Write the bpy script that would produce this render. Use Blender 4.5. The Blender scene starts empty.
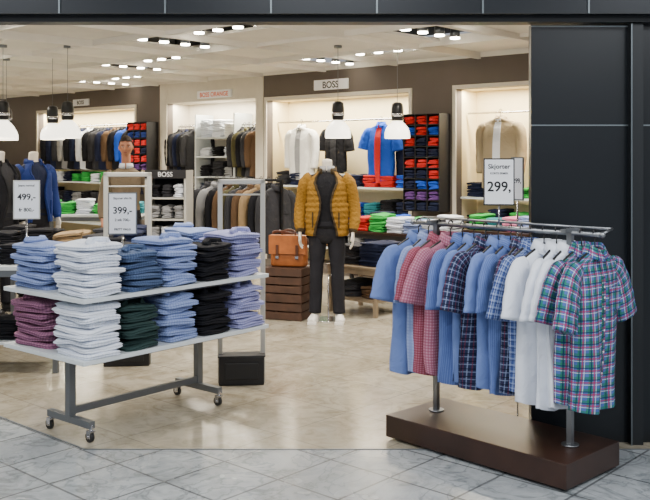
import bpy, math, random
from mathutils import Vector, Matrix, noise
random.seed(7)
pi=math.pi
# ---------------------------------------------------------------- materials
def C(r,g,b):
    f=lambda v:(v/255/12.92) if v/255<=0.04045 else ((v/255+0.055)/1.055)**2.4
    return (f(r),f(g),f(b),1)
def newmat(name):
    m=bpy.data.materials.new(name); m.use_nodes=True
    nt=m.node_tree; b=nt.nodes['Principled BSDF']
    return m,nt,b
def mat(name,col,rough=0.6,metal=0,emit=0,var=0.0,vs=8,bump=0,bs=60):
    m,nt,b=newmat(name)
    b.inputs['Roughness'].default_value=rough; b.inputs['Metallic'].default_value=metal
    b.inputs['Base Color'].default_value=col
    if emit:
        b.inputs['Emission Color'].default_value=col; b.inputs['Emission Strength'].default_value=emit
    tc=nt.nodes.new('ShaderNodeTexCoord')
    if var:
        n=nt.nodes.new('ShaderNodeTexNoise'); n.inputs['Scale'].default_value=vs; n.inputs['Detail'].default_value=4
        nt.links.new(tc.outputs['Object'],n.inputs['Vector'])
        r=nt.nodes.new('ShaderNodeValToRGB')
        lo=[max(0,c*(1-var)) for c in col[:3]]+[1]; hi=[min(1,c*(1+var)) for c in col[:3]]+[1]
        r.color_ramp.elements[0].position=.3; r.color_ramp.elements[1].position=.7
        r.color_ramp.elements[0].color=lo; r.color_ramp.elements[1].color=hi
        nt.links.new(n.outputs['Fac'],r.inputs['Fac']); nt.links.new(r.outputs['Color'],b.inputs['Base Color'])
    if bump:
        n=nt.nodes.new('ShaderNodeTexNoise'); n.inputs['Scale'].default_value=bs; n.inputs['Detail'].default_value=3
        nt.links.new(tc.outputs['Object'],n.inputs['Vector'])
        bp=nt.nodes.new('ShaderNodeBump'); bp.inputs['Strength'].default_value=bump; bp.inputs['Distance'].default_value=.01
        nt.links.new(n.outputs['Fac'],bp.inputs['Height']); nt.links.new(bp.outputs['Normal'],b.inputs['Normal'])
    return m
def cloth(name,base,stripes=(),rough=.88,quilt=0):
    """stripes: (axis 0/1, freq per m, offset, width fraction, colour, alpha) using metric UVs"""
    m,nt,b=newmat(name); N=nt.nodes; L=nt.links
    b.inputs['Roughness'].default_value=rough; b.inputs['Specular IOR Level'].default_value=.25
    tc=N.new('ShaderNodeTexCoord'); sp=N.new('ShaderNodeSeparateXYZ'); L.new(tc.outputs['UV'],sp.inputs[0])
    rgb=N.new('ShaderNodeRGB'); rgb.outputs[0].default_value=base; cur=rgb.outputs[0]
    for ax,fr,of,w,col,al in stripes:
        a=N.new('ShaderNodeMath'); a.operation='MULTIPLY_ADD'; a.inputs[1].default_value=fr; a.inputs[2].default_value=of
        L.new(sp.outputs[ax],a.inputs[0])
        f=N.new('ShaderNodeMath'); f.operation='FRACT'; L.new(a.outputs[0],f.inputs[0])
        l=N.new('ShaderNodeMath'); l.operation='LESS_THAN'; l.inputs[1].default_value=w; L.new(f.outputs[0],l.inputs[0])
        k=N.new('ShaderNodeMath'); k.operation='MULTIPLY'; k.inputs[1].default_value=al; L.new(l.outputs[0],k.inputs[0])
        mx=N.new('ShaderNodeMix'); mx.data_type='RGBA'; mx.inputs[7].default_value=col
        L.new(k.outputs[0],mx.inputs[0]); L.new(cur,mx.inputs[6]); cur=mx.outputs[2]
    L.new(cur,b.inputs['Base Color'])
    n=N.new('ShaderNodeTexNoise'); n.inputs['Scale'].default_value=9; n.inputs['Detail'].default_value=5; n.inputs['Distortion'].default_value=.6
    L.new(tc.outputs['Object'],n.inputs['Vector'])
    bp=N.new('ShaderNodeBump'); bp.inputs['Strength'].default_value=.6; bp.inputs['Distance'].default_value=.03
    L.new(n.outputs['Fac'],bp.inputs['Height']); last=bp.outputs['Normal']
    if quilt:
        hs=[]
        for sg in(1,-1):
            k=N.new('ShaderNodeMath'); k.operation='MULTIPLY_ADD'; k.inputs[1].default_value=sg; L.new(sp.outputs[0],k.inputs[0]); L.new(sp.outputs[1],k.inputs[2])
            q=N.new('ShaderNodeMath'); q.operation='MULTIPLY'; q.inputs[1].default_value=quilt; L.new(k.outputs[0],q.inputs[0])
            s_=N.new('ShaderNodeMath'); s_.operation='SINE'; L.new(q.outputs[0],s_.inputs[0])
            ab=N.new('ShaderNodeMath'); ab.operation='ABSOLUTE'; L.new(s_.outputs[0],ab.inputs[0]); hs.append(ab)
        mn=N.new('ShaderNodeMath'); mn.operation='MINIMUM'; L.new(hs[0].outputs[0],mn.inputs[0]); L.new(hs[1].outputs[0],mn.inputs[1])
        b2=N.new('ShaderNodeBump'); b2.inputs['Strength'].default_value=.5; b2.inputs['Distance'].default_value=.006
        L.new(mn.outputs[0],b2.inputs['Height']); L.new(last,b2.inputs['Normal']); last=b2.outputs['Normal']
    L.new(last,b.inputs['Normal'])
    return m
WHT=C(245,245,248)
M_blue=cloth('cloth_blue',C(110,132,188))
M_blue2=cloth('cloth_blue_mid',C(88,110,168),[(0,90,0,.3,C(130,150,205),.5)])
M_ltblue=cloth('cloth_lightblue',C(148,164,206),[(0,55,0,.4,C(100,120,178),.4),(1,55,0,.4,C(100,120,178),.25)])
M_white=cloth('cloth_white',C(232,236,245))
M_whitegrid=cloth('cloth_white_grid',C(226,231,241),[(0,45,0,.12,C(150,170,210),.4),(1,45,0,.12,C(150,170,210),.25)])
M_denim=cloth('cloth_steelblue',C(70,88,122),[(0,60,0,.25,C(120,140,170),.35)])
M_black=cloth('cloth_black',C(22,22,27))
M_charcoal=cloth('cloth_charcoal',C(50,50,54))
M_navy=cloth('cloth_navy',C(25,32,58))
M_navyb=cloth('cloth_navy_bright',C(28,48,110))
M_dgreen=cloth('cloth_dark_green',C(42,62,60))
M_green=cloth('cloth_green',C(50,165,70))
M_teal=cloth('cloth_teal',C(40,120,130))
M_red=cloth('cloth_red',C(200,40,38))
M_royal=cloth('cloth_royal',C(30,80,190))
M_purple=cloth('cloth_purple',C(95,60,120))
M_pink=cloth('cloth_pink',C(205,120,150))
M_lav=cloth('cloth_lavender',C(160,162,202),[(0,60,0,.4,C(112,112,170),.45),(1,60,0,.4,C(112,112,170),.3)])
M_redck=cloth('cloth_red_check',C(172,112,130),[(0,70,0,.5,C(135,42,60),.6),(1,70,0,.5,C(135,42,60),.6)])
M_pinkck=cloth('cloth_pink_check',C(196,140,158),[(0,60,0,.5,C(150,66,92),.55),(1,60,0,.5,C(150,66,92),.55)])
M_burg=cloth('cloth_burgundy_check',C(160,112,135),[(0,45,0,.45,C(105,60,95),.5),(1,45,0,.45,C(105,60,95),.5)])
M_dplaid=cloth('cloth_dark_plaid',C(40,48,78),[(0,24,0,.14,C(160,172,205),.5),(1,24,0,.14,C(160,172,205),.45),(0,24,.5,.14,C(120,50,70),.6),(1,24,.4,.14,C(20,20,40),.8)])
M_bplaid=cloth('cloth_blue_plaid',C(62,82,138),[(0,30,0,.26,C(160,178,215),.45),(1,30,0,.26,C(160,178,215),.4),(0,30,.55,.1,C(205,212,232),.55),(1,30,.6,.1,C(25,30,70),.7)])
M_gplaid=cloth('cloth_green_plaid',C(76,104,168),[(0,17,0,.32,C(38,118,84),.8),(1,17,.1,.32,C(38,118,84),.7),(0,17,.4,.07,C(215,222,235),.7),(1,17,.45,.07,C(215,222,235),.65),(0,17,.62,.14,C(165,50,85),.75),(1,17,.67,.14,C(165,50,85),.65),(0,17,.85,.1,C(25,35,90),.8),(1,17,.88,.1,C(25,35,90),.8)])
M_brown=cloth('cloth_brown',C(92,70,50)); M_olive=cloth('cloth_olive',C(78,74,48)); M_tan=cloth('cloth_tan',C(150,125,92))
M_cream=cloth('cloth_cream',C(244,242,236)); M_grey=cloth('cloth_grey',C(150,150,152)); M_beige=cloth('cloth_beige',C(164,148,120))
M_mustard=cloth('cloth_mustard',C(136,98,30),rough=.85,quilt=60)
M_rib=cloth('cloth_knit_collar',C(62,50,32))
M_trous=cloth('cloth_trousers',C(30,30,36))
M_sweat=cloth('cloth_sweater_beige',C(120,106,88))
M_metal=mat('brushed_steel',C(150,152,155),.35,.9)
M_frame=mat('grey_frame_paint',C(112,116,120),.4,.5)
M_chrome=mat('chrome',C(200,200,205),.2,1)
M_blackm=mat('black_metal',C(18,18,20),.4,.3)
M_blackp=mat('black_plastic',C(24,22,24),.5)
M_rub=mat('rubber',C(30,30,32),.6)
M_shelf=mat('shelf_white',C(218,224,226),.25,var=.03)
M_paper=mat('paper_white',C(240,240,242),.7)
M_ink=mat('ink',C(15,15,18),.6)
M_orangeink=mat('ink_orange',C(225,90,40),.6)
M_gate=mat('gate_light_plastic',C(188,186,178),.4)
M_wood=mat('walnut',C(50,31,23),.35,var=.35,vs=5)
M_crate=mat('crate_wood',C(66,42,28),.6,var=.3,vs=12)
M_ltwood=mat('light_wood',C(130,114,92),.5,var=.15)
M_leather=mat('tan_leather',C(158,90,42),.45,var=.2,vs=12,bump=.2)
M_leatherd=mat('dark_leather',C(80,42,22),.45)
M_manq=mat('mannequin_white',C(222,214,202),.35)
M_skin=mat('skin',C(190,130,100),.5)
M_hair=mat('hair_brown',C(46,31,21),.8,bump=.6,bs=90)
M_eye=mat('eye_dark',C(40,30,28),.2); M_lip=mat('lips',C(150,84,76),.5)
M_shoe=mat('shoe_white',C(230,226,220),.5)
M_glass=mat('lamp_shade_opal',C(255,248,230),.3,emit=3.2)
M_bulb=mat('spot_lens',C(255,244,222),.3,emit=45)
M_panel=mat('black_facade_panel',C(17,22,27),.30,.1,var=.08,vs=2)
M_panel2=mat('facade_edge',C(30,33,36),.4,.2)
M_header=mat('header_panel',C(15,22,30),.35,.2)
M_seam=mat('silver_seam',C(120,128,132),.35,.7)
M_taupe=mat('wall_taupe',C(94,85,78),.8,var=.05,vs=3)
M_niche=mat('niche_cream',C(234,218,176),.8,var=.03)
M_cream_wall=mat('wall_cream',C(210,202,186),.8,var=.03)
M_ceilw=mat('ceiling_panel',C(228,223,212),.8,var=.05,vs=3)
M_ceild=mat('ceiling_void',C(40,37,34),.9,var=.1)
M_mallw=mat('mall_plaster',C(205,203,198),.8,var=.03)
# ---------------------------------------------------------------- mesh builder
class MB:
    def __init__(s): s.v=[];s.f=[];s.mi=[];s.uv=[];s.sm=[];s.mats=[]
    def m(s,mt):
        if mt not in s.mats: s.mats.append(mt)
        return s.mats.index(mt)
    def face(s,idx,mt,uvs=None,sm=False):
        s.f.append(idx); s.mi.append(s.m(mt)); s.sm.append(sm)
        s.uv.extend(uvs if uvs else [(s.v[i][0]+s.v[i][1]*.3,s.v[i][2]+s.v[i][1]*.7) for i in idx])
    def box(s,c,sz,mt,M=None,rz=0):
        b=len(s.v); R=Matrix.Rotation(rz,4,'Z')
        for dx in(-1,1):
            for dy in(-1,1):
                for dz in(-1,1):
                    p=Vector(c)+R@Vector((dx*sz[0]/2,dy*sz[1]/2,dz*sz[2]/2))
                    if M: p=M@p
                    s.v.append(tuple(p))
        for q in((0,1,3,2),(4,6,7,5),(0,4,5,1),(2,3,7,6),(0,2,6,4),(1,5,7,3)):
            s.face([b+i for i in q],mt)
    def loft(s,rings,mt,closed=True,cap0=True,cap1=True,M=None,sm=True):
        n=len(rings[0]); b=len(s.v)
        W=[[(M@Vector(p)) if M else Vector(p) for p in r] for r in rings]
        vv=0; vs=[]
        for k,r in enumerate(W):
            if k: vv+=max((r[j]-W[k-1][j]).length for j in range(0,n,max(1,n//4)))
            vs.append(vv)
            for p in r: s.v.append(tuple(p))
        mid=W[len(W)//2]; us=[0]
        for j in range(n): us.append(us[-1]+(mid[(j+1)%n]-mid[j]).length)
        J=n if closed else n-1
        for k in range(len(W)-1):
            for j in range(J):
                j2=(j+1)%n
                s.face([b+k*n+j,b+k*n+j2,b+(k+1)*n+j2,b+(k+1)*n+j],mt,[(us[j],vs[k]),(us[j+1],vs[k]),(us[j+1],vs[k+1]),(us[j],vs[k+1])],sm)
        if closed and cap0: s.face([b+j for j in range(n)][::-1],mt,None,False)
        if closed and cap1:
            q=b+(len(W)-1)*n; s.face([q+j for j in range(n)],mt,None,False)
    def cyl(s,p0,p1,r,mt,n=12,r1=None,M=None):
        p0=Vector(p0);p1=Vector(p1);t=(p1-p0).normalized()
        a=Vector((1,0,0)) if abs(t.x)<.9 else Vector((0,1,0))
        x=(a-t*a.dot(t)).normalized(); y=t.cross(x)
        r1=r if r1 is None else r1
        rg=lambda p,q:[p+(x*math.cos(2*pi*j/n)+y*math.sin(2*pi*j/n))*q for j in range(n)]
        s.loft([rg(p0,r),rg(p1,r1)],mt,M=M)
    def sphere(s,c,r,mt,n=16,M=None,fn=None):
        rx,ry,rz=r if isinstance(r,(tuple,list)) else (r,r,r)
        rings=[]
        for k in range(n+1):
            ph=-pi/2+pi*min(max(k/n,.01),.99)
            ring=[]
            for j in range(n*2):
                th=pi*j/n
                d=Vector((math.cos(ph)*math.cos(th),math.cos(ph)*math.sin(th),math.sin(ph)))
                p=Vector((d.x*rx,d.y*ry,d.z*rz))
                if fn: p=fn(d,p)
                ring.append(Vector(c)+p)
            rings.append(ring)
        s.loft(rings,mt,M=M)
    def tube(s,pts,rad,mt,n=16,sub=5,ref=(1,0,0),rib=None,M=None,cap=True):
        P=[Vector(p) for p in pts]; R=[(r,r) if not isinstance(r,(tuple,list)) else r for r in rad]
        out=[];rr=[]
        for i in range(len(P)-1):
            p0=P[max(i-1,0)];p1=P[i];p2=P[i+1];p3=P[min(i+2,len(P)-1)]
            for k in range(sub):
                t=k/sub
                out.append(.5*((2*p1)+(p2-p0)*t+(2*p0-5*p1+4*p2-p3)*t*t+(3*p1-p0-3*p2+p3)*t**3))
                e=t*t*(3-2*t)
                rr.append((R[i][0]*(1-e)+R[i+1][0]*e,R[i][1]*(1-e)+R[i+1][1]*e))
        out.append(P[-1]);rr.append(R[-1])
        rings=[];dist=0;rf=Vector(ref)
        for i,p in enumerate(out):
            if i: dist+=(p-out[i-1]).length
            t=(out[min(i+1,len(out)-1)]-out[max(i-1,0)]).normalized()
            x=(rf-t*rf.dot(t)).normalized(); y=t.cross(x)
            g=0
            if rib: g=rib[1]*(abs(math.sin(pi*dist/rib[0]))-.5)
            rings.append([p+x*math.cos(2*pi*j/n)*(rr[i][0]+g)+y*math.sin(2*pi*j/n)*(rr[i][1]+g) for j in range(n)])
        s.loft(rings,mt,M=M,cap0=cap,cap1=cap)
    def obj(s,name,parent=None,bevel=0,M=None):
        me=bpy.data.meshes.new(name); me.from_pydata(s.v,[],s.f)
        for mt in s.mats: me.materials.append(mt)
        me.polygons.foreach_set('material_index',s.mi); me.polygons.foreach_set('use_smooth',s.sm)
        u=me.uv_layers.new(name='UVMap'); flat=[c for p in s.uv for c in p]; u.data.foreach_set('uv',flat)
        me.update()
        o=bpy.data.objects.new(name,me); bpy.context.scene.collection.objects.link(o)
        if M: o.matrix_world=M
        if parent: o.parent=parent
        if bevel:
            b=o.modifiers.new('bevel','BEVEL'); b.width=bevel; b.segments=2; b.limit_method='ANGLE'; b.angle_limit=math.radians(50)
        return o
def text(body,size,loc,mt,parent,name='lettering',rz=0,bold=0):
    cu=bpy.data.curves.new(name,'FONT'); cu.body=body; cu.size=size; cu.align_x='CENTER'; cu.extrude=.0006; cu.offset=bold
    cu.materials.append(mt)
    o=bpy.data.objects.new(name,cu); bpy.context.scene.collection.objects.link(o)
    o.location=loc; o.rotation_euler=(pi/2,0,rz)
    o.parent=parent
    return o
def TR(x,y,z=0,rz=0): return Matrix.Translation((x,y,z))@Matrix.Rotation(rz,4,'Z')
# ---------------------------------------------------------------- wall frame
U=Vector((.743,-.669,0)); Nn=Vector((-.669,-.743,0)); W0=Vector((0,12.5,0)); WA=math.atan2(-.669,.743)
def WM(s,o,z,rz=0):    # x along wall, -y toward the room
    p=W0+U*s+Nn*o; return TR(p.x,p.y,z,WA+rz)
WF=WM(0,0,0)           # wall frame: local (s,-o,z)
def wbox(mb,s0,s1,o0,o1,z0,z1,mt):
    mb.box(((s0+s1)/2,-(o0+o1)/2,(z0+z1)/2),(s1-s0,o1-o0,z1-z0),mt,M=WF)
# ---------------------------------------------------------------- garments
def folded(mb,x,y,z,w,d,h,mt,rz=0,n=28,collar=False,M=None,droop=.35):
    T=(M if M else Matrix())@TR(x,y,z,rz)
    sd=random.random()*50; rings=[]
    lv=[0,.08,.25,.45,.5,.55,.75,.92,1]
    ins=[.5,.2,0,.12,.28,.12,0,.2,.5]
    for t,e in zip(lv,ins):
        e=e*h*.9; ring=[]
        for j in range(n):
            a=2*pi*j/n; ca,sa=math.cos(a),math.sin(a)
            q=.28
            px=math.copysign(abs(ca)**q,ca)*(w/2-e); py=math.copysign(abs(sa)**q,sa)*(d/2-e)
            k=noise.noise(Vector((px*9+sd,py*9,t*1.3)))*.022
            zz=t*h+noise.noise(Vector((px*7,py*7+sd,0)))*.016-droop*h*(abs(px)/(w/2))**3*t
            ring.append((px*(1+k*3),py*(1+k*3)+k,zz))
        rings.append(ring)
    top=rings[-1]; rings.append([(p[0]*.55,p[1]*.55,p[2]+h*.22) for p in top])
    mb.loft(rings,mt,M=T)
    if collar:
        R=[]
        for j in range(13):
            a=-pi*.15+ (pi*1.3)*j/12
            cx=math.cos(a)*.058; cy=-d/2+.085+math.sin(a)*.05
            R.append((cx,cy))
        rr=[]
        for (cx,cy) in R:
            rr.append([(cx*.8,cy,h*1.05),(cx*.85,cy,h*1.05+.026),(cx*1.0,cy+.002,h*1.05+.032),(cx*1.4,cy+.008,h*1.05+.008),(cx*1.3,cy,h*1.0)])
        mb.loft(rr,mt,M=T)
        mb.box((0,-d*.28,h*1.2),(.022,d*.3,.004),mt,M=T)
def stack(mb,x,y,z,hgt,mt,w=.25,d=.33,th=.034,rz=0,mt2=None,M=None,n=28,collar=True,jit=.010,jr=.06):
    k=max(1,round(hgt/th)); th=hgt/k
    for i in range(k):
        folded(mb,x+random.uniform(-jit,jit),y+random.uniform(-jit,jit)*1.3,z+i*th,w*random.uniform(.94,1.03),d,th*1.0,(mt2 if (mt2 and i%3==1) else mt),rz+random.uniform(-jr,jr),n=n,collar=collar and i==k-1,M=M,droop=.3)
def garment(name,M,mt,length=.78,w=.22,sleeve=.26,n=36,inner=None,seedv=None,thick=1.0,parent=None,mb=None,hanger=True,open_front=False,wr=1.0,flare=0):
    own=mb is None
    if own: mb=MB()
    sd=random.random()*40 if seedv is None else seedv
    T=M if not own else None
    def ring(z,a,b,wv_,hem=0):
        out=[]
        for j in range(n):
            th=2*pi*j/n; c,s_=math.cos(th),math.sin(th)
            px=math.copysign(abs(c)**.8,c)*a; py=math.copysign(abs(s_)**.85,s_)*b
            wv=(noise.noise(Vector((px*11+sd,z*2.2,(1 if s_>0 else 7)))) )*wv_*1.3 + math.sin(px*34+sd+z*3)*wv_*.35
            zz=z
            if hem: zz=z-hem*(math.cos(px/a*pi/2)**.6 if abs(px)<a else 0)
            out.append((px+noise.noise(Vector((z*4,sd,px)))*wv_*.9,py+wv,zz))
        return out
    k=w/.22
    prof=[(-.085,.055,.035),(-.10,.085,.035),(-.118,.14*k,.032),(-.138,.19*k,.030),(-.165,w*.97,.034),(-.21,w*.98,.044)]
    rings=[ring(z,a,b*thick,.002) for z,a,b in prof]
    m=12
    for i in range(1,m+1):
        t=i/m; z=-.21+(-(length+.06)+.21)*t
        rings.append(ring(z,w*(.97+.03*t),(.046+.012*math.sin(t*3))*thick,(.008+.018*t)*wr,hem=.035*t if i==m else .01*t))
    mb.loft(rings,mt,cap1=False,M=T)
    for sx in(-1,1):
        L=sleeve*random.uniform(.92,1.08) if sleeve<.35 else sleeve; fl=random.uniform(-.02,.03)+flare; fy=random.uniform(-.025,.025)
        if L<.35: pts=[(sx*(w-.05),0,-.165),(sx*(w+.015),0,-.215),(sx*(w+.040+fl*.5),fy*.5,-.2-L*.5),(sx*(w+.055+fl),fy,-.21-L)]; rd=[(.05,.03),(.075,.038),(.086,.038),(.094,.034)]
        else: pts=[(sx*(w-.06),0,-.165),(sx*(w+.015),0,-.24),(sx*(w+.03),.01,-.2-L*.5),(sx*(w+.02),-.015,-.17-L)]; rd=[(.05,.035),(.062,.045),(.055,.045),(.045,.038)]
        rd=[(a,b*thick) for a,b in rd]
        mb.tube(pts,rd,mt,n=16,sub=5,M=T,cap=True,rib=(.09,.006))
    cr=[]
    nn=18
    for j in range(nn+1):
        a=-pi/2+.22+(2*pi-.44)*j/nn; c,s_=math.cos(a),math.sin(a)
        dip=.028*max(0,-s_)
        cr.append([(c*.058,s_*.042,-.105-dip*.4),(c*.055,s_*.04,-.055-dip),(c*.062,s_*.046,-.05-dip),(c*.088,s_*.064-.01*max(0,-s_),-.10-dip*1.3),(c*.082,s_*.058,-.104-dip*1.3)])
    mb.loft(cr,mt,M=T)
    if not open_front:
        pr=[]
        for i in range(5,len(rings)):
            r=rings[i]; jj=int(n*.75); p=r[jj]
            pr.append([(p[0]-.014,p[1]+.001,p[2]),(p[0]-.014,p[1]-.004,p[2]),(p[0]+.014,p[1]-.004,p[2]),(p[0]+.014,p[1]+.001,p[2])])
        mb.loft(pr,mt,M=T,sm=False)
        for i in range(6,len(rings)-1):
            p=rings[i][int(n*.75)]; mb.cyl((p[0],p[1]-.004,p[2]),(p[0],p[1]-.007,p[2]),.005,M_paper,n=8,M=T)
        p=rings[8][int(n*.82)]; 
        mb.box((.09,p[1]-.003,-.33),(.10,.006,.11),mt,M=T)
    else:
        pr=[]
        for i in range(1,len(rings)):
            p=rings[i][int(n*.75)]; ww=.03+.02*math.sin(i/len(rings)*3)
            pr.append([(-ww,p[1]-.001,p[2]),(-ww,p[1]-.007,p[2]),(ww,p[1]-.007,p[2]),(ww,p[1]-.001,p[2])])
        mb.loft(pr,inner or M_white,M=T,sm=False)
    if hanger:
        mb.tube([(-.19,0,-.150),(-.10,0,-.108),(0,0,-.075),(.10,0,-.108),(.19,0,-.150)],[.008]*5,M_blackp,n=8,ref=(0,0,1),M=T)
        mb.cyl((0,0,-.075),(0,0,-.028),.0035,M_blackp,n=8,M=T)
        mb.tube([(0,.0,-.03),(.016,.0,-.018),(.017,0,.002),(.004,0,.0175),(-.012,0,.012),(-.017,0,-.002)],[.0035]*6,M_blackp,n=6,ref=(0,1,0),M=T)
    if own: return mb.obj(name,parent,M=M)
# ---------------------------------------------------------------- ROOM
def poly(name,pts,z,mt,flip=False):
    me=bpy.data.meshes.new(name); idx=list(range(len(pts)))
    me.from_pydata([(x,y,z) for x,y in pts],[],[idx[::-1] if flip else idx]); me.materials.append(mt)
    o=bpy.data.objects.new(name,me); bpy.context.scene.collection.objects.link(o); return o
def floor_mat(name,c1,c2,grout,tile,ang,rough,blot,mort=.006,vein=None):
    m,nt,b=newmat(name);N=nt.nodes;L=nt.links
    tc=N.new('ShaderNodeTexCoord'); mp=N.new('ShaderNodeMapping'); mp.inputs['Rotation'].default_value=(0,0,ang)
    L.new(tc.outputs['Object'],mp.inputs[0])
    br=N.new('ShaderNodeTexBrick'); br.offset=0; br.inputs['Scale'].default_value=1
    br.inputs['Brick Width'].default_value=tile; br.inputs['Row Height'].default_value=tile
    br.inputs['Mortar Size'].default_value=mort; br.inputs['Color1'].default_value=c1; br.inputs['Color2'].default_value=c2; br.inputs['Mortar'].default_value=grout
    L.new(mp.outputs[0],br.inputs[0])
    def layer(prev,scale,dist,e0,e1,col):
        n=N.new('ShaderNodeTexNoise'); n.inputs['Scale'].default_value=scale; n.inputs['Detail'].default_value=10; n.inputs['Roughness'].default_value=.68; n.inputs['Distortion'].default_value=dist
        L.new(tc.outputs['Object'],n.inputs[0])
        r=N.new('ShaderNodeValToRGB'); r.color_ramp.elements[0].position=e0; r.color_ramp.elements[1].position=e1
        r.color_ramp.elements[0].color=col; r.color_ramp.elements[1].color=(1,1,1,1)
        L.new(n.outputs['Fac'],r.inputs[0])
        mx=N.new('ShaderNodeMix'); mx.data_type='RGBA'; mx.blend_type='MULTIPLY'; mx.inputs[0].default_value=1
        L.new(prev,mx.inputs[6]); L.new(r.outputs[0],mx.inputs[7]); return mx.outputs[2]
    cur=layer(br.outputs['Color'],1.3,1.2,.3,.68,blot)
    cur=layer(cur,5.5,1.5,.30,.56,blot)
    if vein:
        v=N.new('ShaderNodeTexNoise'); v.inputs['Scale'].default_value=2.5; v.inputs['Detail'].default_value=8; v.inputs['Distortion'].default_value=2.5
        L.new(tc.outputs['Object'],v.inputs[0])
        s=N.new('ShaderNodeMath'); s.operation='SUBTRACT'; s.inputs[1].default_value=.5; L.new(v.outputs['Fac'],s.inputs[0])
        a=N.new('ShaderNodeMath'); a.operation='ABSOLUTE'; L.new(s.outputs[0],a.inputs[0])
        r=N.new('ShaderNodeValToRGB'); r.color_ramp.elements[0].position=0; r.color_ramp.elements[1].position=.035
        r.color_ramp.elements[0].color=vein; r.color_ramp.elements[1].color=(1,1,1,1); L.new(a.outputs[0],r.inputs[0])
        mx=N.new('ShaderNodeMix'); mx.data_type='RGBA'; mx.blend_type='MULTIPLY'; mx.inputs[0].default_value=1
        L.new(cur,mx.inputs[6]); L.new(r.outputs[0],mx.inputs[7]); cur=mx.outputs[2]
    L.new(cur,b.inputs['Base Color'])
    n2=N.new('ShaderNodeTexNoise'); n2.inputs['Scale'].default_value=5; L.new(tc.outputs['Object'],n2.inputs[0])
    mr=N.new('ShaderNodeMapRange'); mr.inputs[3].default_value=rough-.06; mr.inputs[4].default_value=rough+.12
    L.new(n2.outputs['Fac'],mr.inputs[0]); L.new(mr.outputs[0],b.inputs['Roughness'])
    return m
M_floor=floor_mat('store_stone_floor',C(184,177,161),C(174,167,151),C(150,144,130),.62,WA*-1,.16,C(206,200,188),.005)
M_mall=floor_mat('mall_grey_marble_tile',C(180,184,186),C(165,169,172),C(110,112,114),.40,WA*-1,.22,C(212,214,215),.007,vein=C(205,208,210))
poly('floor',[(-1.33,4.98),(4,4.98),(4,8.9),(-9,20.6),(-9,11.88)],0,M_floor)
poly('floor_mall',[(-9,-3),(6,-3),(6,4.98),(-1.33,4.98),(-9,11.88)],0,M_mall)
mb=MB(); mb.box((.4,4.985,.0015),(3.46,.012,.003),M_frame)
d_=Vector((-.743,.669,0)); c_=Vector((-1.33,4.985,.0015))+d_*2.5
mb.box(tuple(c_),(5,.012,.003),M_frame,rz=math.atan2(.669,-.743)); mb.obj('trim_1')
# back wall
S0,S1=-11.2,4.4
mb=MB()
niches=[(-7.52,-4.39,.12,2.47,M_niche),(-3.5,-1.38,.12,2.50,M_cream_wall),(-1.15,1.45,.12,2.45,M_niche),(2.17,3.75,.12,2.45,M_niche)]
cur=S0
for s0,s1,z0,z1,nm in niches:
    mcol=M_taupe
    wbox(mb,cur,s0,-.12,0,0,2.83,mcol)
    wbox(mb,s0,s1,-.12,0,z1,2.83,M_cream_wall if nm is M_cream_wall else mcol)
    wbox(mb,s0,s1,-.5,0,0,z0,mcol)
    wbox(mb,s0,s1,-.5,-.46,z0,z1,nm); wbox(mb,s0,s1,-.46,-.12,z1,z1+.04,nm)
    wbox(mb,s0-.04,s0,-.46,-.12,z0,z1,nm); wbox(mb,s1,s1+.04,-.46,-.12,z0,z1,nm)
    for (a,b_) in((s0-.05,s0),(s1,s1+.05)): wbox(mb,a,b_,0,.015,z0,z1+.05,M_cream_wall)
    wbox(mb,s0,s1,0,.015,z1,z1+.05,M_cream_wall)
    cur=s1
wbox(mb,cur,S1,-.12,0,0,2.83,M_taupe)
wbox(mb,-3.68,-3.5,0,.012,0,2.83,M_cream_wall); wbox(mb,-1.38,-1.22,0,.012,0,2.83,M_cream_wall)
mb.obj('wall_back')
mb=MB(); mb.box((-9.05,8.8,1.6),(.1,23.6,3.4),M_mallw); mb.obj('wall_left')
mb=MB()
a=Vector((1.80,5.2,0));b=Vector((3.35,9.45,0)); cc=(a+b)/2
mb.box((cc.x,cc.y,1.42),((b-a).length,.1,2.84),M_taupe,rz=math.atan2(b.y-a.y,b.x-a.x)); mb.obj('wall_right')
poly('ceiling',[(-9,5.05),(4,5.05),(4,8.9),(-9,20.6)],3.15,M_ceild,True)
poly('ceiling_mall',[(-9,-3),(6,-3),(6,5.0),(-9,5.0)],3.35,M_mallw,True)
# coffered ceiling: deep fins, raised panels, dark slots with rows of spots
mb=MB(); lens=[]
cell=1.25
for i in range(-9,4):
    for j in range(0,9):
        s0=i*cell; o0=j*cell
        ok=True
        for ds in(0,cell):
            for do in(0,cell):
                p=W0+U*(s0+ds)+Nn*(o0+do)
                if p.y<5.15 or p.x>4 or p.x<-9: ok=False
        if not ok: continue
        ty=(i+2*j)%4
        if ty==0:
            wbox(mb,s0+.01,s0+.30,o0+.01,o0+cell-.01,2.86,2.89,M_ceilw)
            wbox(mb,s0+.95,s0+cell-.01,o0+.01,o0+cell-.01,2.86,2.89,M_ceilw)
            for q in(.2,.48,.77,1.05): lens.append((s0+.62,o0+q))
        elif ty==1:
            wbox(mb,s0+.01,s0+cell-.01,o0+.01,o0+.72,2.86,2.89,M_ceilw)
            for q in(.2,.48,.77,1.05): lens.append((s0+q,o0+.98))
        elif ty==2:
            wbox(mb,s0+.01,s0+cell-.01,o0+.01,o0+cell-.10,2.88,2.91,M_ceilw)
        else: wbox(mb,s0+.01,s0+cell-.01,o0+.01,o0+cell-.05,2.86,2.89,M_ceilw)
        wbox(mb,s0-.02,s0+.02,o0,o0+cell,2.80,2.92,M_ceilw)
        wbox(mb,s0,s0+cell,o0-.012,o0+.012,2.82,2.92,M_ceilw)
mb.obj('ceiling_panels')
mb=MB()
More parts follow.
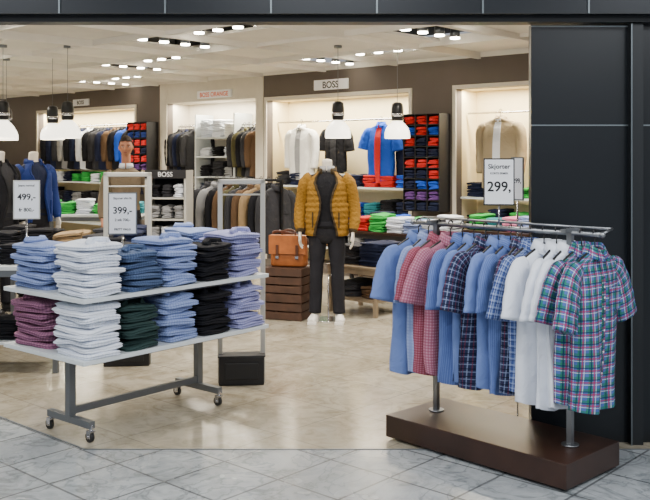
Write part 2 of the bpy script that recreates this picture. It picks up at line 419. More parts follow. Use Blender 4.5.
for s_,o_ in lens:
    p=W0+U*s_+Nn*o_
    mb.cyl((p.x,p.y,3.15),(p.x,p.y,2.93),.014,M_blackm,n=8)
    mb.cyl((p.x,p.y,2.95),(p.x,p.y,2.86),.05,M_frame,n=14,r1=.055)
    mb.cyl((p.x,p.y,2.862),(p.x,p.y,2.845),.05,M_bulb,n=14)
mb.obj('ceiling_spotlights')
# façade
mb=MB()
mb.box((-2.5,5.0,2.88),(13,.08,.94),M_header); mb.box((-2.5,5.09,2.86),(13,.12,.97),M_panel2)
x=-.88-.583*14
while x<4:
    mb.box((x,4.956,2.88),(.009,.012,.94),M_seam); x+=.583
mb.box((-2.5,4.957,2.412),(13,.01,.006),M_panel2)
mb.obj('facade_header')
mb=MB()
mb.box((1.445,5.14,1.185),(.55,.06,2.37),M_panel); 
mb.box((1.445,5.108,1.80),(.55,.01,.008),M_seam); mb.box((1.445,5.108,.86),(.55,.01,.008),M_seam); mb.box((1.445,5.108,2.362),(.55,.01,.008),M_seam)
mb.box((1.755,5.12,1.185),(.07,.12,2.37),M_panel2); mb.box((1.722,5.055,1.185),(.006,.01,2.37),M_seam)
mb.box((2.3,5.14,1.185),(1.0,.06,2.37),M_panel); mb.box((2.3,5.108,1.80),(1.0,.01,.008),M_seam)
mb.obj('facade_panel')
# ---------------------------------------------------------------- rolling display table
tc_=Vector((-1.14,5.64,0)); ta=math.radians(50); TM=TR(tc_.x,tc_.y,0,ta)
mb=MB()
for z in(.84,.505): mb.box((0,0,z),(1.44,.80,.024),M_shelf)
for z in(.815,.48): 
    for y in(-.3,.3): mb.box((0,y,z),(1.2,.03,.026),M_frame)
for x in(-.53,.46):
    mb.box((x,0,.46),(.045,.045,.72),M_frame); mb.box((x,0,.10),(.04,.42,.04),M_frame)
    mb.box((x,0,.815),(.03,.62,.026),M_frame); mb.box((x,0,.48),(.03,.62,.026),M_frame)
    for y in(-.2,.2):
        mb.cyl((x,y,.10),(x,y,.066),.012,M_chrome); mb.box((x,y,.064),(.034,.04,.01),M_chrome)
        mb.box((x-.014,y+.008,.045),(.003,.035,.045),M_chrome); mb.box((x+.014,y+.008,.045),(.003,.035,.045),M_chrome)
        mb.cyl((x-.011,y+.01,.03),(x+.011,y+.01,.03),.03,M_rub,n=20); mb.cyl((x-.018,y+.01,.03),(x+.018,y+.01,.03),.01,M_chrome)
mb.box((-.035,0,.145),(.96,.03,.04),M_frame)
mb.obj('display_table',bevel=.003,M=TM)
xs=[-.56,-.285,0,.28,.565]
KW=dict(w=.255,d=.335,th=.033,jit=.018,jr=.13)
mb=MB()
for (x,h,m1) in zip(xs,[.285,.225,.275,.22,.275],[M_whitegrid,M_denim,M_ltblue,M_black,M_lav]): stack(mb,x,-.215,.853,h,m1,mt2=(M_white if m1 is M_whitegrid else None),**KW)
for (x,h,m1) in zip(xs,[.26,.2,.22,.18,.28],[M_ltblue,M_black,M_charcoal,M_navy,M_ltblue]): stack(mb,x,.205,.853,h,m1,rz=pi,**KW)
mb.obj('folded_shirts',M=TM)
mb=MB()
for (x,h,m1) in zip(xs,[.285,.25,.27,.25,.26],[M_whitegrid,M_dgreen,M_ltblue,M_black,M_lav]): stack(mb,x,-.215,.518,h,m1,mt2=(M_white if m1 is M_whitegrid else None),**KW)
for (x,h,m1) in zip(xs,[.26,.2,.22,.2,.25],[M_burg,M_navy,M_charcoal,M_navy,M_lav]): stack(mb,x,.205,.518,h,m1,rz=pi,**KW)
mb.obj('folded_shirts',M=TM)
# ---------------------------------------------------------------- signs
def sign(x,y,z0,z1,w,h,lines,rz=0,name='price_sign',framem=M_blackp,foot=True):
    e=MB()
    e.cyl((0,0,z0),(0,0,z1),.005,M_chrome,n=10)
    if foot: e.cyl((0,0,z0),(0,0,z0+.006),.045,M_chrome,n=20)
    e.box((0,0,z1+h/2),(w,.008,h),framem); e.box((0,-.0045,z1+h/2),(w-.014,.002,h-.014),M_paper)
    o=e.obj(name,M=TR(x,y,0,rz))
    for L_ in lines:
        b_,sz,dz=L_[:3]
        text(b_,sz,(0,-.0062,z1+h*dz),M_ink,o,bold=sz*.018)
    return o
sign(-1.255,5.58,.853,1.14,.175,.26,[('Skjorter slim fit',.018,.84),('399,-',.058,.50),('2 stk 700,-',.022,.32),('FRITT VALG',.019,.10)],rz=.12,framem=M_frame)
sign(-1.80,5.43,.853,1.245,.155,.235,[('Jeans normal',.018,.84),('499,-',.052,.5),('fr 800,-',.03,.2)],rz=.2,framem=M_gate)
# ---------------------------------------------------------------- security gates
def gate(x,y,rz,h=1.46,w=.34):
    e=MB(); t=.035
    for sx in(-1,1): e.box((sx*(w/2-t/2),0,h/2),(t,.04,h),M_gate)
    e.box((0,0,h-t/2),(w,.04,t),M_gate); e.box((0,0,h-.11),(w-.06,.012,.012),M_gate)
    e.box((0,-.02,.1),(w-.02,.14,.2),M_blackp); e.box((0,-.095,.1),(w-.1,.012,.12),M_rub)
    e.box((0,-.02,.205),(w-.0,.15,.012),M_rub)
    e.obj('security_gate',bevel=.006,M=TR(x,y,0,rz))
gate(-.60,6.47,.1); gate(-1.545,7.05,.1,h=1.5,w=.37)
# ---------------------------------------------------------------- shirt rack
rc=Vector((.955,4.94,0)); Rv=Vector((.69,-.72,0)).normalized(); ra=math.atan2(Rv.y,Rv.x)
PM=TR(.942,4.93,0,ra)
mb=MB(); mb.box((0,0,.0775),(1.17,.52,.125),M_wood); mb.box((0,0,.0075),(1.09,.44,.015),M_blackp)
mb.obj('display_platform',bevel=.004,M=PM)
RM=TR(rc.x,rc.y,0,ra)
mb=MB()
for x in(-.44,.44):
    mb.cyl((x,0,.141),(x,0,.148),.045,M_metal,n=20); mb.box((x,0,.70),(.028,.028,1.11),M_metal)
    mb.box((x,0,1.243),(.03,.14,.02),M_metal)
mb.cyl((-.62,0,1.23),(.62,0,1.23),.0125,M_metal,n=14)
mb.cyl((-.62,.10,1.255),(.62,.10,1.255),.007,M_metal,n=12)
for x in(-.62,.62): mb.sphere((x,0,1.23),.016,M_metal,n=8); mb.cyl((x,0,1.235),(x,.10,1.257),.006,M_metal)
mb.obj('clothes_rack',M=RM)
seq=[(-.575,M_blue,.80),(-.50,M_ltblue,.78),(-.42,M_redck,.78),(-.335,M_pinkck,.77),(-.25,M_blue2,.80),(-.17,M_blue,.78),(-.09,M_dplaid,.80),(-.005,M_blue,.78),(.075,M_blue2,.80),(.145,M_dplaid,.78),(.21,M_bplaid,.76),(.285,M_white,.81),(.36,M_white,.82),(.43,M_white,.80),(.505,M_gplaid,.77),(.58,M_gplaid,.79)]
for k,(t,mt_,ln) in enumerate(seq):
    p=rc+Rv*t
    M=TR(p.x,p.y,1.238,ra+pi/2+random.uniform(-.12,.16))
    garment('hanging_shirt',M,mt_,length=ln,w=.205,sleeve=.235,thick=.78 if k<len(seq)-1 else 1.0,wr=1.1,flare=.01 if k<len(seq)-1 else .03)
sign(rc.x+.0,rc.y+.0,1.24,1.355,.168,.258,[('Skjorter',.036,.78),('KORTE ERMER',.015,.66),('299,',.076,.3)],rz=-.12,foot=False)
sign(1.16,5.42,0,1.36,.10,.26,[('299,',.04,.4)],rz=-1.0,framem=M_frame)
# ---------------------------------------------------------------- figures
def hand(mb,p,sx,mt,M):
    x,y,z=p
    mb.tube([(x,y,z+.02),(x,y-.005,z-.03),(x,y-.012,z-.085)],[(.02,.025),(.016,.038),(.014,.040)],mt,n=12,M=M)
    for i,(fy,L) in enumerate(((-.032,.068),(-.011,.078),(.011,.073),(.031,.056))):
        yy=y-.012+fy
        mb.tube([(x,yy,z-.075),(x-sx*.004,yy,z-.085-L*.4),(x-sx*.014,yy,z-.085-L*.75),(x-sx*.028,yy,z-.085-L)],[.0095,.0088,.008,.0065],mt,n=8,sub=3,M=M)
    mb.tube([(x,y-.035,z-.02),(x-sx*.008,y-.062,z-.048),(x-sx*.016,y-.068,z-.085)],[.012,.010,.007],mt,n=8,sub=3,M=M)
def figure(name,x,y,rz,top,trous,shoe,skin,jacket=None,head=False,scale=1.0,ribs=False,collar=None,stand=True,shirt=None):
    mb=MB(); M=None
    e=lambda z,a,b,cy=0,n=32:[(math.cos(2*pi*j/n)*a,cy+math.sin(2*pi*j/n)*b,z) for j in range(n)]
    mb.loft([e(1.05,.150,.105),e(.98,.165,.115),e(.90,.178,.122,.005),e(.84,.170,.115,.005),e(.79,.14,.09)],trous)
    for sx in(-1,1):
        mb.tube([(sx*.085,.005,.92),(sx*.095,0,.76),(sx*.105,-.008,.50),(sx*.112,.01,.28),(sx*.12,.012,.09)],[(.085,.105),(.088,.098),(.066,.072),(.064,.068),(.060,.066)],trous,n=20,M=M)
        mb.tube([(sx*.12,.03,.11),(sx*.122,.02,.055),(sx*.13,-.03,.045),(sx*.138,-.10,.036),(sx*.142,-.165,.028)],[(.036,.036),(.042,.052),(.042,.042),(.046,.034),(.026,.022)],shoe,n=16,M=M)
        mb.box((sx*.133,-.055,.012),(.085,.25,.022),shoe)
    mb.loft([e(.93,.168,.118),e(1.0,.160,.112),e(1.1,.152,.108),e(1.2,.162,.115,-.005),e(1.31,.182,.122,-.005),e(1.39,.188,.115),e(1.435,.170,.098,.005),e(1.475,.115,.080,.01),e(1.505,.066,.062,.012)],top)
    mb.tube([(0,.01,1.47),(0,.008,1.53),(0,0,1.60 if not head else 1.66)],[(.062,.06),(.052,.054),(.05,.052)],skin,n=20)
    if shirt:
        cr=[]
        for j in range(21):
            a=-pi/2+.12+(2*pi-.24)*j/20; c,s_=math.cos(a),math.sin(a)
            cr.append([(c*.062,.01+s_*.062,1.49),(c*.064,.01+s_*.064,1.545),(c*.072,.01+s_*.072,1.548),(c*.085,.01+s_*.084,1.505-.02*max(0,-s_))])
        mb.loft(cr,shirt)
    arm=jacket or top; th=.012 if jacket else .004
    for sx in(-1,1):
        pts=[(sx*.150,.005,1.42),(sx*.212,.01,1.37),(sx*.262,.035,1.16),(sx*.275,-.005,1.02),(sx*.262,-.055,.915)]
        rd=[.062+th,.060+th,.052+th,.044+th,.038+th*.6]
        mb.tube(pts,rd,arm,n=20,sub=9,rib=(.055,.007) if ribs else None)
        if jacket: mb.tube([(sx*.262,-.052,.93),(sx*.262,-.06,.895)],[.045,.038],collar or jacket,n=16)
        hand(mb,(sx*.262,-.06,.895),sx,skin,None)
    if jacket:
        n=40
        def arc(z,a,b,gap,cy=0):
            return [(math.cos(t)*a,cy+math.sin(t)*b,z) for t in [(-pi/2+gap+(2*pi-2*gap)*j/n) for j in range(n+1)]]
        R=[];zz=.86
        while zz<1.50:
            t=(zz-.86)/.64
            a=.205+(.012 if t<.5 else 0)-.0*t; b=.155
            if zz>1.36: q=(zz-1.36)/.14; a=.215-(.135*q**1.3); b=.150-.065*q
            g=.42+.12*math.cos(t*pi*2)*(1 if t<.5 else 0) -.12*math.sin(t*pi)+.22*t*t
            if t>=.5: g+=.12*math.cos(t*pi*2)
            rb=(.009*(abs(math.sin(pi*(zz-.86)/.055))-.5)) if ribs else 0
            R.append(arc(zz,a+rb,b+rb,g)); zz+=.0125
        inner=[[(p[0]*.90,p[1]*.88,p[2]) for p in r] for r in R]
        mb.loft(R,jacket,closed=False); mb.loft(inner,M_charcoal,closed=False)
        for idx in(0,-1): mb.loft([[R[k][idx],inner[k][idx]] for k in range(len(R))],collar or jacket,closed=False)
        for idx,sg in((0,1),(-1,-1)):
            mb.loft([[(R[k][idx][0]+dx*sg,R[k][idx][1]+dy,R[k][idx][2]) for dx,dy in((-.004,-.006),(.014,-.006),(.014,.006),(-.004,.006))] for k in range(len(R))],collar or jacket)
        mb.loft([[R[0][j],inner[0][j]] for j in range(n+1)],collar or jacket,closed=False)
        for sx in(-1,1): mb.box((sx*.13,-.132,1.02),(.012,.012,.15),collar or jacket)
        cr=[]
        for j in range(25):
            a=-pi/2+.5+(2*pi-1.0)*j/24; c,s_=math.cos(a),math.sin(a)
            cr.append([(c*.078,.01+s_*.075,1.47),(c*.082,.01+s_*.08,1.53-.02*max(0,-s_)),(c*.092,.01+s_*.09,1.54-.02*max(0,-s_)),(c*.10,.01+s_*.098,1.50),(c*.098,.01+s_*.092,1.455)])
        mb.loft(cr,collar or jacket)
    if head:
        hm=Matrix.Translation((0,-.012,1.735))
        def fn(d,p):
            p=p.copy()
            if p.z<-.02: k=min(1,(-p.z-.02)/.1); p.x*=1-.33*k; p.y*=1-.12*k*(1 if p.y>0 else .1)
            if d.y<0:
                p.y-=.024*math.exp(-((p.x/.012)**2+((p.z+.028)/.020)**2))+.010*math.exp(-((p.x/.009)**2+((p.z+.005)/.025)**2))
                for sx in(-1,1): p.y+=.010*math.exp(-(((p.x-sx*.032)/.016)**2+((p.z-.004)/.013)**2))
                p.y-=.006*math.exp(-((p.x/.022)**2+((p.z+.064)/.010)**2))+.006*math.exp(-((p.x/.02)**2+((p.z+.1)/.015)**2))
                p.y-=.004*math.exp(-((p.z-.024)/.010)**2)
            return p
        mb.sphere((0,0,0),(.076,.096,.118),skin,n=28,M=hm,fn=fn)
        for sx in(-1,1):
            mb.sphere((sx*.032,-.080,.003),(.012,.007,.006),M_paper,n=8,M=hm); mb.sphere((sx*.032,-.086,.003),(.006,.003,.006),M_eye,n=6,M=hm)
            mb.box((sx*.032,-.092,.022),(.030,.006,.006),M_hair,M=hm)
            mb.sphere((sx*.077,.008,-.008),(.009,.018,.03),skin,n=10,M=hm)
        mb.sphere((0,-.095,-.064),(.02,.005,.0055),M_lip,n=8,M=hm)
        def hf(d,p):
            lim=.052 if d.y<-.35 else (.052-.052*(d.y+.35)/.4 if d.y<.05 else (.0-.075*min(1,(d.y-.05)/.4)))
            lim+=.004*noise.noise(d*20)
            if p.z>lim: q=p*1.10; q.z+=.003
            else: q=Vector((p.x*.6,p.y*.6,lim*1.05))
            return q+noise.noise_vector(d*14)*.002
        mb.sphere((0,.008,.004),(.076,.096,.118),M_hair,n=40,M=hm,fn=hf)
    else:
        mb.sphere((0,0,1.60),(.05,.052,.018),skin,n=12)
    if not head and stand:
        mb.cyl((0,.12,0),(0,.12,.008),.16,M_chrome,n=32); mb.cyl((0,.13,.0),(0,.13,.45),.008,M_chrome)
        mb.cyl((0,.13,.45),(.09,.06,.45),.008,M_chrome)
    return mb.obj(name,M=TR(x,y,0,rz)@Matrix.Scale(scale,4))
figure('mannequin',.02,8.85,-.1,M_black,M_trous,M_shoe,M_manq,jacket=M_mustard,ribs=True,scale=.99,collar=M_rib,shirt=M_grey)
figure('mannequin',-3.27,10.1,.9,M_navy,M_trous,M_blackp,M_manq,jacket=M_navyb,scale=1.04,collar=M_navyb)
figure('mannequin',-3.38,9.35,1.2,M_charcoal,M_trous,M_blackp,M_manq,jacket=M_black,scale=1.04)
figure('standing_man',-2.31,10.45,.15,M_sweat,M_trous,M_blackp,M_skin,head=True,scale=1.0,shirt=M_white)
# ---------------------------------------------------------------- crates + bag
mb=MB()
def crate(z,h,w=.42,d=.36):
    for x in(-w/2+.02,w/2-.02):
        for y in(-d/2+.02,d/2-.02): mb.box((x,y,z+h/2),(.035,.035,h),M_crate)
    k=3
    for i in range(k):
        zz=z+h*(i+.5)/k
        for y in(-d/2,d/2): mb.box((0,y,zz),(w,.014,h/k-.014),M_crate)
        for x in(-w/2,w/2): mb.box((x,0,zz),(.014,d,h/k-.014),M_crate)
    mb.box((0,0,z+.012),(w-.02,d-.02,.012),M_crate); mb.box((0,0,z+h-.008),(w+.01,d+.01,.014),M_crate)
crate(0,.26); crate(.265,.25)
mb.obj('wooden_crate',M=TR(-.37,9.1,0,-.35))
mb=MB()
mb.loft([[(math.copysign(abs(math.cos(a))**.35,math.cos(a))*.165*w_,math.copysign(abs(math.sin(a))**.5,math.sin(a))*.065*w2,z) for a in [2*pi*j/32 for j in range(32)]] for z,w_,w2 in((0,.95,.9),(.015,1,1),(.12,1,1.05),(.22,.98,.85),(.26,.95,.5),(.27,.9,.3))],M_leather)
fl=[]
for i in range(9):
    t=i/8; z=.275-.165*max(0,(t-.25)/.75); y=.03-.11*min(1,t/.25) if t<.25 else -.08
    fl.append([(-.168,y,z),(-.168,y-.008,z+.004),(.168,y-.008,z+.004),(.168,y,z)])
mb.loft(fl,M_leather,sm=False)
for x in(-.09,.09): mb.box((x,-.092,.13),(.024,.006,.13),M_leatherd); mb.box((x,-.096,.085),(.03,.006,.022),M_chrome)
mb.tube([(-.06,-.02,.27),(-.055,-.02,.31),(0,-.02,.325),(.055,-.02,.31),(.06,-.02,.27)],[.008]*5,M_leatherd,n=8,ref=(0,1,0))
mb.tube([(-.165,0,.22),(-.15,.05,.30),(0,.09,.28),(.15,.05,.24),(.17,0,.2)],[(.014,.004)]*5,M_leatherd,n=8,ref=(0,0,1))
mb.obj('leather_satchel',M=TR(-.36,9.08,.523,-.2)@Matrix.Scale(1.12,4))
# ---------------------------------------------------------------- interior tables with stacks
def table(name,x,y,rz,w,d,h,topm=M_ltwood,legm=M_ltwood,shelf=None):
    mb=MB(); mb.box((0,0,h-.015),(w,d,.03),topm)
    for a in(-1,1):
        for b_ in(-1,1): mb.box((a*(w/2-.025),b_*(d/2-.025),(h-.03)/2),(.04,.04,h-.03),legm)
        mb.box((a*(w/2-.025),0,h-.055),(.025,d-.06,.05),legm)
    for b_ in(-1,1): mb.box((0,b_*(d/2-.02),h-.055),(w-.06,.02,.05),legm)
    if shelf: mb.box((0,0,shelf),(w-.04,d-.04,.02),topm)
    return mb.obj(name,bevel=.003,M=TR(x,y,0,rz))
def stacks(x,y,rz,w,d,z,cols,hs,rows=1,sw=.23,sd=.30,name='folded_clothes'):
    mb=MB(); k=len(cols)//rows; i=0
    for r in range(rows):
        yy=(-d/2+sd/2+.02) if rows>1 and r==0 else ((d/2-sd/2-.02) if rows>1 else 0)
        for c in range(k):
            xx=-w/2+w*(c+.5)/k
            stack(mb,xx,yy,z+.004,hs[i%len(hs)],cols[i],w=min(sw,w/k-.02),d=sd,n=16,th=.03,collar=False); i+=1
    mb.obj(name,M=TR(x,y,0,rz))
table('display_table',-2.25,8.05,0,1.35,.7,.84,M_shelf,M_frame)
stacks(-2.25,8.05,0,1.33,.68,.84,[M_black,M_black,M_tan,M_charcoal,M_navy]*2,[.13,.15,.12,.1],2)
table('display_table',-2.62,6.98,0,1.25,.5,.80,M_shelf,M_frame,shelf=.22)
stacks(-2.62,6.98,0,1.2,.48,.80,[M_ltblue,M_navy,M_denim,M_black,M_charcoal],[.15,.12,.10])
stacks(-2.62,6.98,0,1.2,.48,.231,[M_denim,M_navy,M_black,M_lav],[.15,.2])
table('display_table',-2.95,11.5,0,1.3,.6,.90,M_shelf,M_frame)
stacks(-2.95,11.5,0,1.3,.58,.90,[M_green,M_green,M_whitegrid,M_green,M_royal,M_teal],[.17,.14,.18,.12])
table('display_table',.45,9.45,WA,.66,.55,.50,M_ltwood,M_ltwood,shelf=.15)
stacks(.45,9.45,WA,.64,.5,.50,[M_charcoal,M_navy],[.2,.24],1,sw=.30,sd=.38)
stacks(.45,9.45,WA,.60,.5,.161,[M_charcoal,M_brown],[.16,.12],1,sw=.27,sd=.34)
table('display_table',.95,10.35,WA,1.25,.62,.76,M_wood,M_blackp,shelf=.25)
stacks(.95,10.35,WA,1.22,.6,.76,[M_red,M_green,M_whitegrid,M_ltblue,M_whitegrid,M_navy,M_royal,M_green,M_teal,M_white],[.16,.2,.17,.15],2,sd=.27)
stacks(.95,10.35,WA,1.1,.5,.26,[M_charcoal,M_navy,M_black,M_charcoal],[.24,.2])
table('display_table',2.0,9.5,WA,1.0,.5,.84,M_wood,M_blackp,shelf=.3)
stacks(2.0,9.5,WA,.98,.48,.84,[M_green,M_teal,M_pink,M_ltblue,M_royal],[.16,.12,.14])
jr=Vector((-.93,10.1,0)); JM=TR(jr.x,jr.y,0,WA)
mb=MB()
for x in(-.62,.62):
    mb.box((x,0,.70),(.03,.03,1.34),M_blackm); mb.box((x,0,.02),(.04,.45,.03),M_blackm)
mb.cyl((-.64,0,1.37),(.64,0,1.37),.014,M_blackm,n=12); mb.box((0,0,.12),(1.24,.025,.025),M_blackm)
mb.obj('clothes_rack',M=JM)
for k,mt_ in enumerate([M_charcoal,M_grey,M_black,M_brown,M_olive,M_charcoal,M_brown,M_tan,M_black,M_charcoal]):
    t=-.55+1.1*k/9; p=jr+U*t
    garment('hanging_jacket',TR(p.x,p.y,1.386,WA+pi/2+random.uniform(-.15,.15)),mt_,length=.72,w=.22,sleeve=.56,n=24,thick=1.0)
mb=MB()
for x in(-.21,.21): mb.box((x,0,.74),(.025,.3,1.48),M_gate)
for i in range(7): mb.box((0,0,.06+.225*i),(.42,.3,.018),M_gate)
mb.box((0,.145,.74),(.42,.01,1.44),M_charcoal)
mb.box((0,-.155,1.44),(.44,.012,.09),M_blackp)
o=mb.obj('shelf_unit',M=TR(-1.66,9.6,0,-.1)); text('BOSS',.07,(0,-.163,1.415),M_paper,o)
mb=MB()
for i in range(6):
    for c in range(3): stack(mb,-.13+.13*c,-.01,.075+.225*i,.13,random.choice([M_black,M_white,M_grey,M_navy,M_charcoal]),w=.11,d=.22,n=12,th=.032,collar=False)
mb.obj('folded_clothes',M=TR(-1.66,9.6,0,-.1))
# ---------------------------------------------------------------- niche fittings
def shelfboard(s0,s1,z,mb): wbox(mb,s0+.02,s1-.02,-.44,-.06,z-.012,z+.012,M_shelf)
def rail(mb,s0,s1,z,o=-.22): 
    a=WF@Vector((s0,-o,z)); b=WF@Vector((s1,-o,z)); mb.cyl(a,b,.012,M_chrome)
def wstacks(name,s0,s1,z,cols,h,o=-.25,w=.24,d=.3):
    mb=MB(); k=len(cols)
    for i,c in enumerate(cols):
        stack(mb,s0+(s1-s0)*(i+.5)/k,-o,z+.006,h*random.uniform(.7,1.1),c,w=min(w,(s1-s0)/k-.02),d=d,n=14,th=.03,M=WF,collar=False)
    mb.obj(name)
mb=MB()
for z in(1.20,.72,.35): shelfboard(-1.15,1.45,z,mb)
rail(mb,-1.13,1.43,2.13); mb.obj('wall_shelf')
wstacks('folded_clothes',-1.1,1.4,1.21,[M_charcoal,M_navy,M_black,M_black,M_grey,M_navy,M_red,M_red,M_royal],.19)
wstacks('folded_clothes',-1.1,1.4,.73,[M_charcoal,M_black,M_navy,M_green,M_black,M_royal,M_teal,M_black,M_navy],.3)
wstacks('folded_clothes',-1.1,1.4,.36,[M_charcoal,M_navy,M_black,M_brown,M_black,M_grey,M_navy,M_black,M_navy],.25)
garment('hanging_shirt',WM(-.62,-.18,2.145),M_cream,length=.76,w=.24,sleeve=.52,n=24,inner=M_grey,open_front=True,thick=1.5,hanger=True)
garment('hanging_shirt',WM(-.02,-.25,2.145),M_black,length=.66,w=.20,sleeve=.22,n=24,open_front=True,inner=M_charcoal)
garment('hanging_shirt',WM(.85,-.18,2.145),M_royal,length=.78,w=.22,sleeve=.22,n=24,inner=M_red,open_front=True,thick=1.3)
garment('hanging_shirt',WM(1.20,-.30,2.145),M_navy,length=.70,w=.19,sleeve=.22,n=24)
# niche C
mb=MB()
for z in(1.12,.7,.35): shelfboard(2.17,3.75,z,mb)
rail(mb,2.2,3.72,2.16); mb.obj('wall_shelf')
garment('hanging_jacket',WM(2.72,-.12,2.175),M_beige,length=.86,w=.25,sleeve=.58,n=24,inner=M_white,open_front=True,thick=1.7)
wstacks('folded_clothes',2.2,3.7,1.13,[M_navy,M_black,M_green,M_pink,M_navy],.16)
wstacks('folded_clothes',2.2,3.7,.71,[M_black,M_navy,M_green,M_teal,M_navy],.25)
# orange section
mb=MB()
for z in(1.92,1.62,1.30,.95,.6,.3): shelfboard(-2.85,-1.95,z,mb)
for s_ in(-2.86,-1.94): wbox(mb,s_-.012,s_+.012,-.44,-.06,.12,2.3,M_shelf)
rail(mb,-3.48,-2.87,2.12); rail(mb,-1.93,-1.4,2.12); rail(mb,-3.48,-2.87,1.15); rail(mb,-1.93,-1.4,1.15); mb.obj('wall_shelf')
wstacks('folded_clothes',-2.83,-1.97,1.93,[M_whitegrid,M_white,M_cream],.28)
wstacks('folded_clothes',-2.83,-1.97,1.63,[M_white,M_black,M_whitegrid],.18)
for z in(1.31,.96,.61): wstacks('folded_clothes',-2.83,-1.97,z,[random.choice([M_black,M_navy,M_charcoal,M_grey]) for _ in range(3)],.22)
for s0,cols in((-3.4,[M_black,M_charcoal,M_navy,M_black,M_charcoal]),(-1.87,[M_charcoal,M_olive,M_black,M_charcoal,M_brown])):
    for z in(2.135,1.165):
        for k,mt_ in enumerate(cols): garment('hanging_jacket',WM(s0+.1*k,-.22,z,pi/2-.5+random.uniform(-.1,.1)),mt_,length=.74,w=.2,sleeve=.5,n=18,thick=.9)
# niche A
mb=MB()
rail(mb,-7.5,-4.42,2.2)
for z in(1.15,.75,.4): shelfboard(-7.52,-4.39,z,mb)
mb.obj('wall_shelf')
cols=[M_black,M_navy,M_charcoal,M_grey,M_black,M_navy,M_white,M_black,M_charcoal,M_navy,M_brown,M_black,M_royal,M_charcoal]
for k,mt_ in enumerate(cols): garment('hanging_jacket',WM(-7.25+.205*k,-.2,2.215,pi/2-.7+random.uniform(-.1,.1)),mt_,length=.74,w=.2,sleeve=.5,n=16)
wstacks('folded_clothes',-7.45,-4.45,1.16,[random.choice([M_black,M_white,M_ltblue,M_navy,M_green,M_grey]) for _ in range(10)],.18)
wstacks('folded_clothes',-7.45,-4.45,.76,[random.choice([M_black,M_navy,M_charcoal,M_grey]) for _ in range(10)],.25)
def cubby(s0,s1,z0,z1,nc,nr,cols):
    mb=MB(); wbox(mb,s0,s1,.0,.02,z0,z1,M_blackp)
    for i in range(nc+1): s_=s0+(s1-s0)*i/nc; wbox(mb,s_-.006,s_+.006,.02,.24,z0,z1,M_blackp)
    for j in range(nr+1): z=z0+(z1-z0)*j/nr; wbox(mb,s0,s1,.02,.24,z-.005,z+.005,M_blackp)
    mb.obj('wall_cubby_shelf')
    mb=MB(); cw=(s1-s0)/nc; ch=(z1-z0)/nr
    for i in range(nc):
        for j in range(nr): stack(mb,s0+cw*(i+.5),-.14,z0+ch*j+.008,ch*.72,cols[(j+i*0)%len(cols)] if random.random()<.8 else random.choice(cols),w=cw-.03,d=.22,n=12,th=.035,M=WF,collar=False)
    mb.obj('folded_polo_shirts')
cubby(1.54,2.08,.95,2.15,3,9,[M_navy,M_purple,M_royal,M_navy,M_red,M_navy,M_red,M_royal,M_red])
cubby(-4.28,-3.74,1.0,2.2,3,9,[M_navy,M_teal,M_navy,M_purple,M_red,M_navy,M_red,M_navyb,M_red])
def wsign(s,z,w,h,t,ink,sz):
    mb=MB(); mb.box((0,-.02,0),(w,.03,h),M_paper); o=mb.obj('wall_sign',bevel=.003,M=WM(s,0,z)); text(t,sz,(0,-.0362,-sz*.36),ink,o,bold=.002)
wsign(.13,2.62,.62,.14,'BOSS',M_ink,.13); wsign(-2.3,2.60,.80,.12,'BOSS ORANGE',M_orangeink,.10); wsign(-6.0,2.62,.5,.12,'BOSS',M_ink,.10)
# ---------------------------------------------------------------- pendant lamps
def lamp(x,y,zb=1.83):
    mb=MB(); n=32
    prof=[(0,.140),(.02,.144),(.07,.140),(.12,.122),(.16,.090),(.19,.058),(.20,.05)]
    out=[[(math.cos(2*pi*j/n)*r,math.sin(2*pi*j/n)*r,z) for j in range(n)] for z,r in prof]
    inn=[[(math.cos(2*pi*j/n)*(r-.005),math.sin(2*pi*j/n)*(r-.005),z) for j in range(n)] for z,r in prof]
    mb.loft(out,M_glass,cap0=False,cap1=False); mb.loft(inn,M_glass,cap0=False,cap1=False)
    mb.loft([[(math.cos(2*pi*j/n)*r,math.sin(2*pi*j/n)*r,z) for j in range(n)] for z,r in((.195,.05),(.21,.066),(.30,.070),(.34,.068),(.39,.060),(.41,.03))],M_blackm)
    mb.loft([[(math.cos(2*pi*j/n)*r,math.sin(2*pi*j/n)*r,z) for j in range(n)] for z,r in((.25,.070),(.27,.073),(.28,.071))],M_chrome)
    mb.sphere((0,0,.09),.035,M_bulb,n=12); mb.cyl((0,0,.12),(0,0,.20),.02,M_chrome)
    mb.cyl((0,0,.41),(0,0,2.90-zb),.003,M_frame,n=8); mb.cyl((0,0,2.83-zb),(0,0,2.86-zb),.045,M_frame)
    mb.obj('pendant_lamp',M=TR(x,y,zb))
for x,y in((.144,10.0),(.82,10.2),(-2.86,10.0),(-3.3,10.9),(-3.56,9.95),(-4.0,11.3)): lamp(x,y)
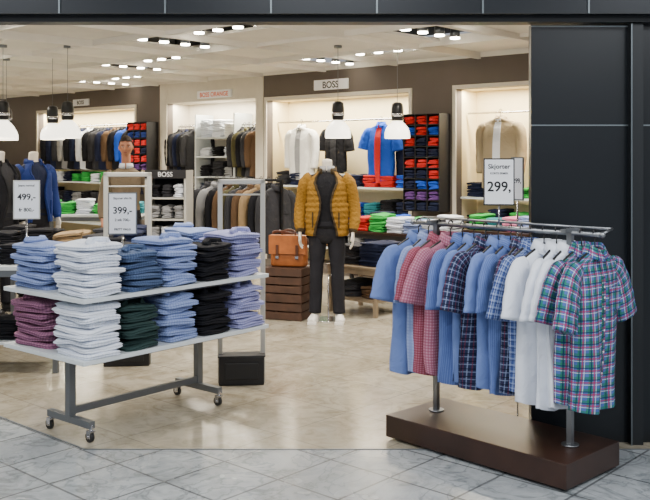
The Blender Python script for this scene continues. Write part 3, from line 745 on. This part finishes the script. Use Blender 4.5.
# ---------------------------------------------------------------- lights
def spot(x,y,z,e,ang=130,col=(1,.93,.82),r=.05):
    l=bpy.data.lights.new('downlight','SPOT'); l.energy=e; l.spot_size=math.radians(ang); l.spot_blend=.6; l.color=col; l.shadow_soft_size=r
    o=bpy.data.objects.new('downlight',l); o.location=(x,y,z); bpy.context.scene.collection.objects.link(o)
for x,y in((-2.6,6.6),(-1.2,6.7),(.2,6.6),(1.4,6.6),(-3.6,8.2),(-1.7,8.4),(-.1,8.0),(1.6,8.2),(-4.2,10.9),(-1.4,11.2),(-.4,10.6),(1.0,9.3),(2.2,9.0),(-4.6,12.8),(-2.8,12.6),(-1.2,12.0),(-5.6,15),(-3.9,14.4),(-6.4,13)):
    spot(x,y,2.76,110 if y<8 else 135)
def area(M,sx,sy,e,col,name):
    l=bpy.data.lights.new(name,'AREA'); l.shape='RECTANGLE'; l.size=sx; l.size_y=sy; l.energy=e; l.color=col
    o=bpy.data.objects.new(name,l); o.matrix_world=M; bpy.context.scene.collection.objects.link(o)
for s0,s1,z0,z1,nm in niches:
    area(WM((s0+s1)/2,-.14,z1-.01),s1-s0-.1,.08,88*(s1-s0)/2.5,(1,.91,.72),'niche_light')
area(TR(-1.5,5.5,2.5)@Matrix.Rotation(math.radians(125),4,'X'),6,.12,65,(1,.94,.86),'ceiling_fill_light')  # added fill, unseen behind the header, aimed inward and up to brighten the ceiling
for x in(-3,0,3):
    for y in(-.5,2.8): area(TR(x,y,3.34),1.6,.5,86,(.94,.97,1),'mall_ceiling_light')
w=bpy.data.worlds.new('world'); bpy.context.scene.world=w; w.use_nodes=True
w.node_tree.nodes['Background'].inputs[0].default_value=(.85,.9,1,1); w.node_tree.nodes['Background'].inputs[1].default_value=.5
# ---------------------------------------------------------------- camera
cd=bpy.data.cameras.new('camera'); cd.sensor_width=36; cd.lens=36*900/650; cd.shift_y=-93/650
co=bpy.data.objects.new('camera',cd); co.location=(0,0,1.62); co.rotation_euler=(pi/2,0,0)
bpy.context.scene.collection.objects.link(co); bpy.context.scene.camera=co
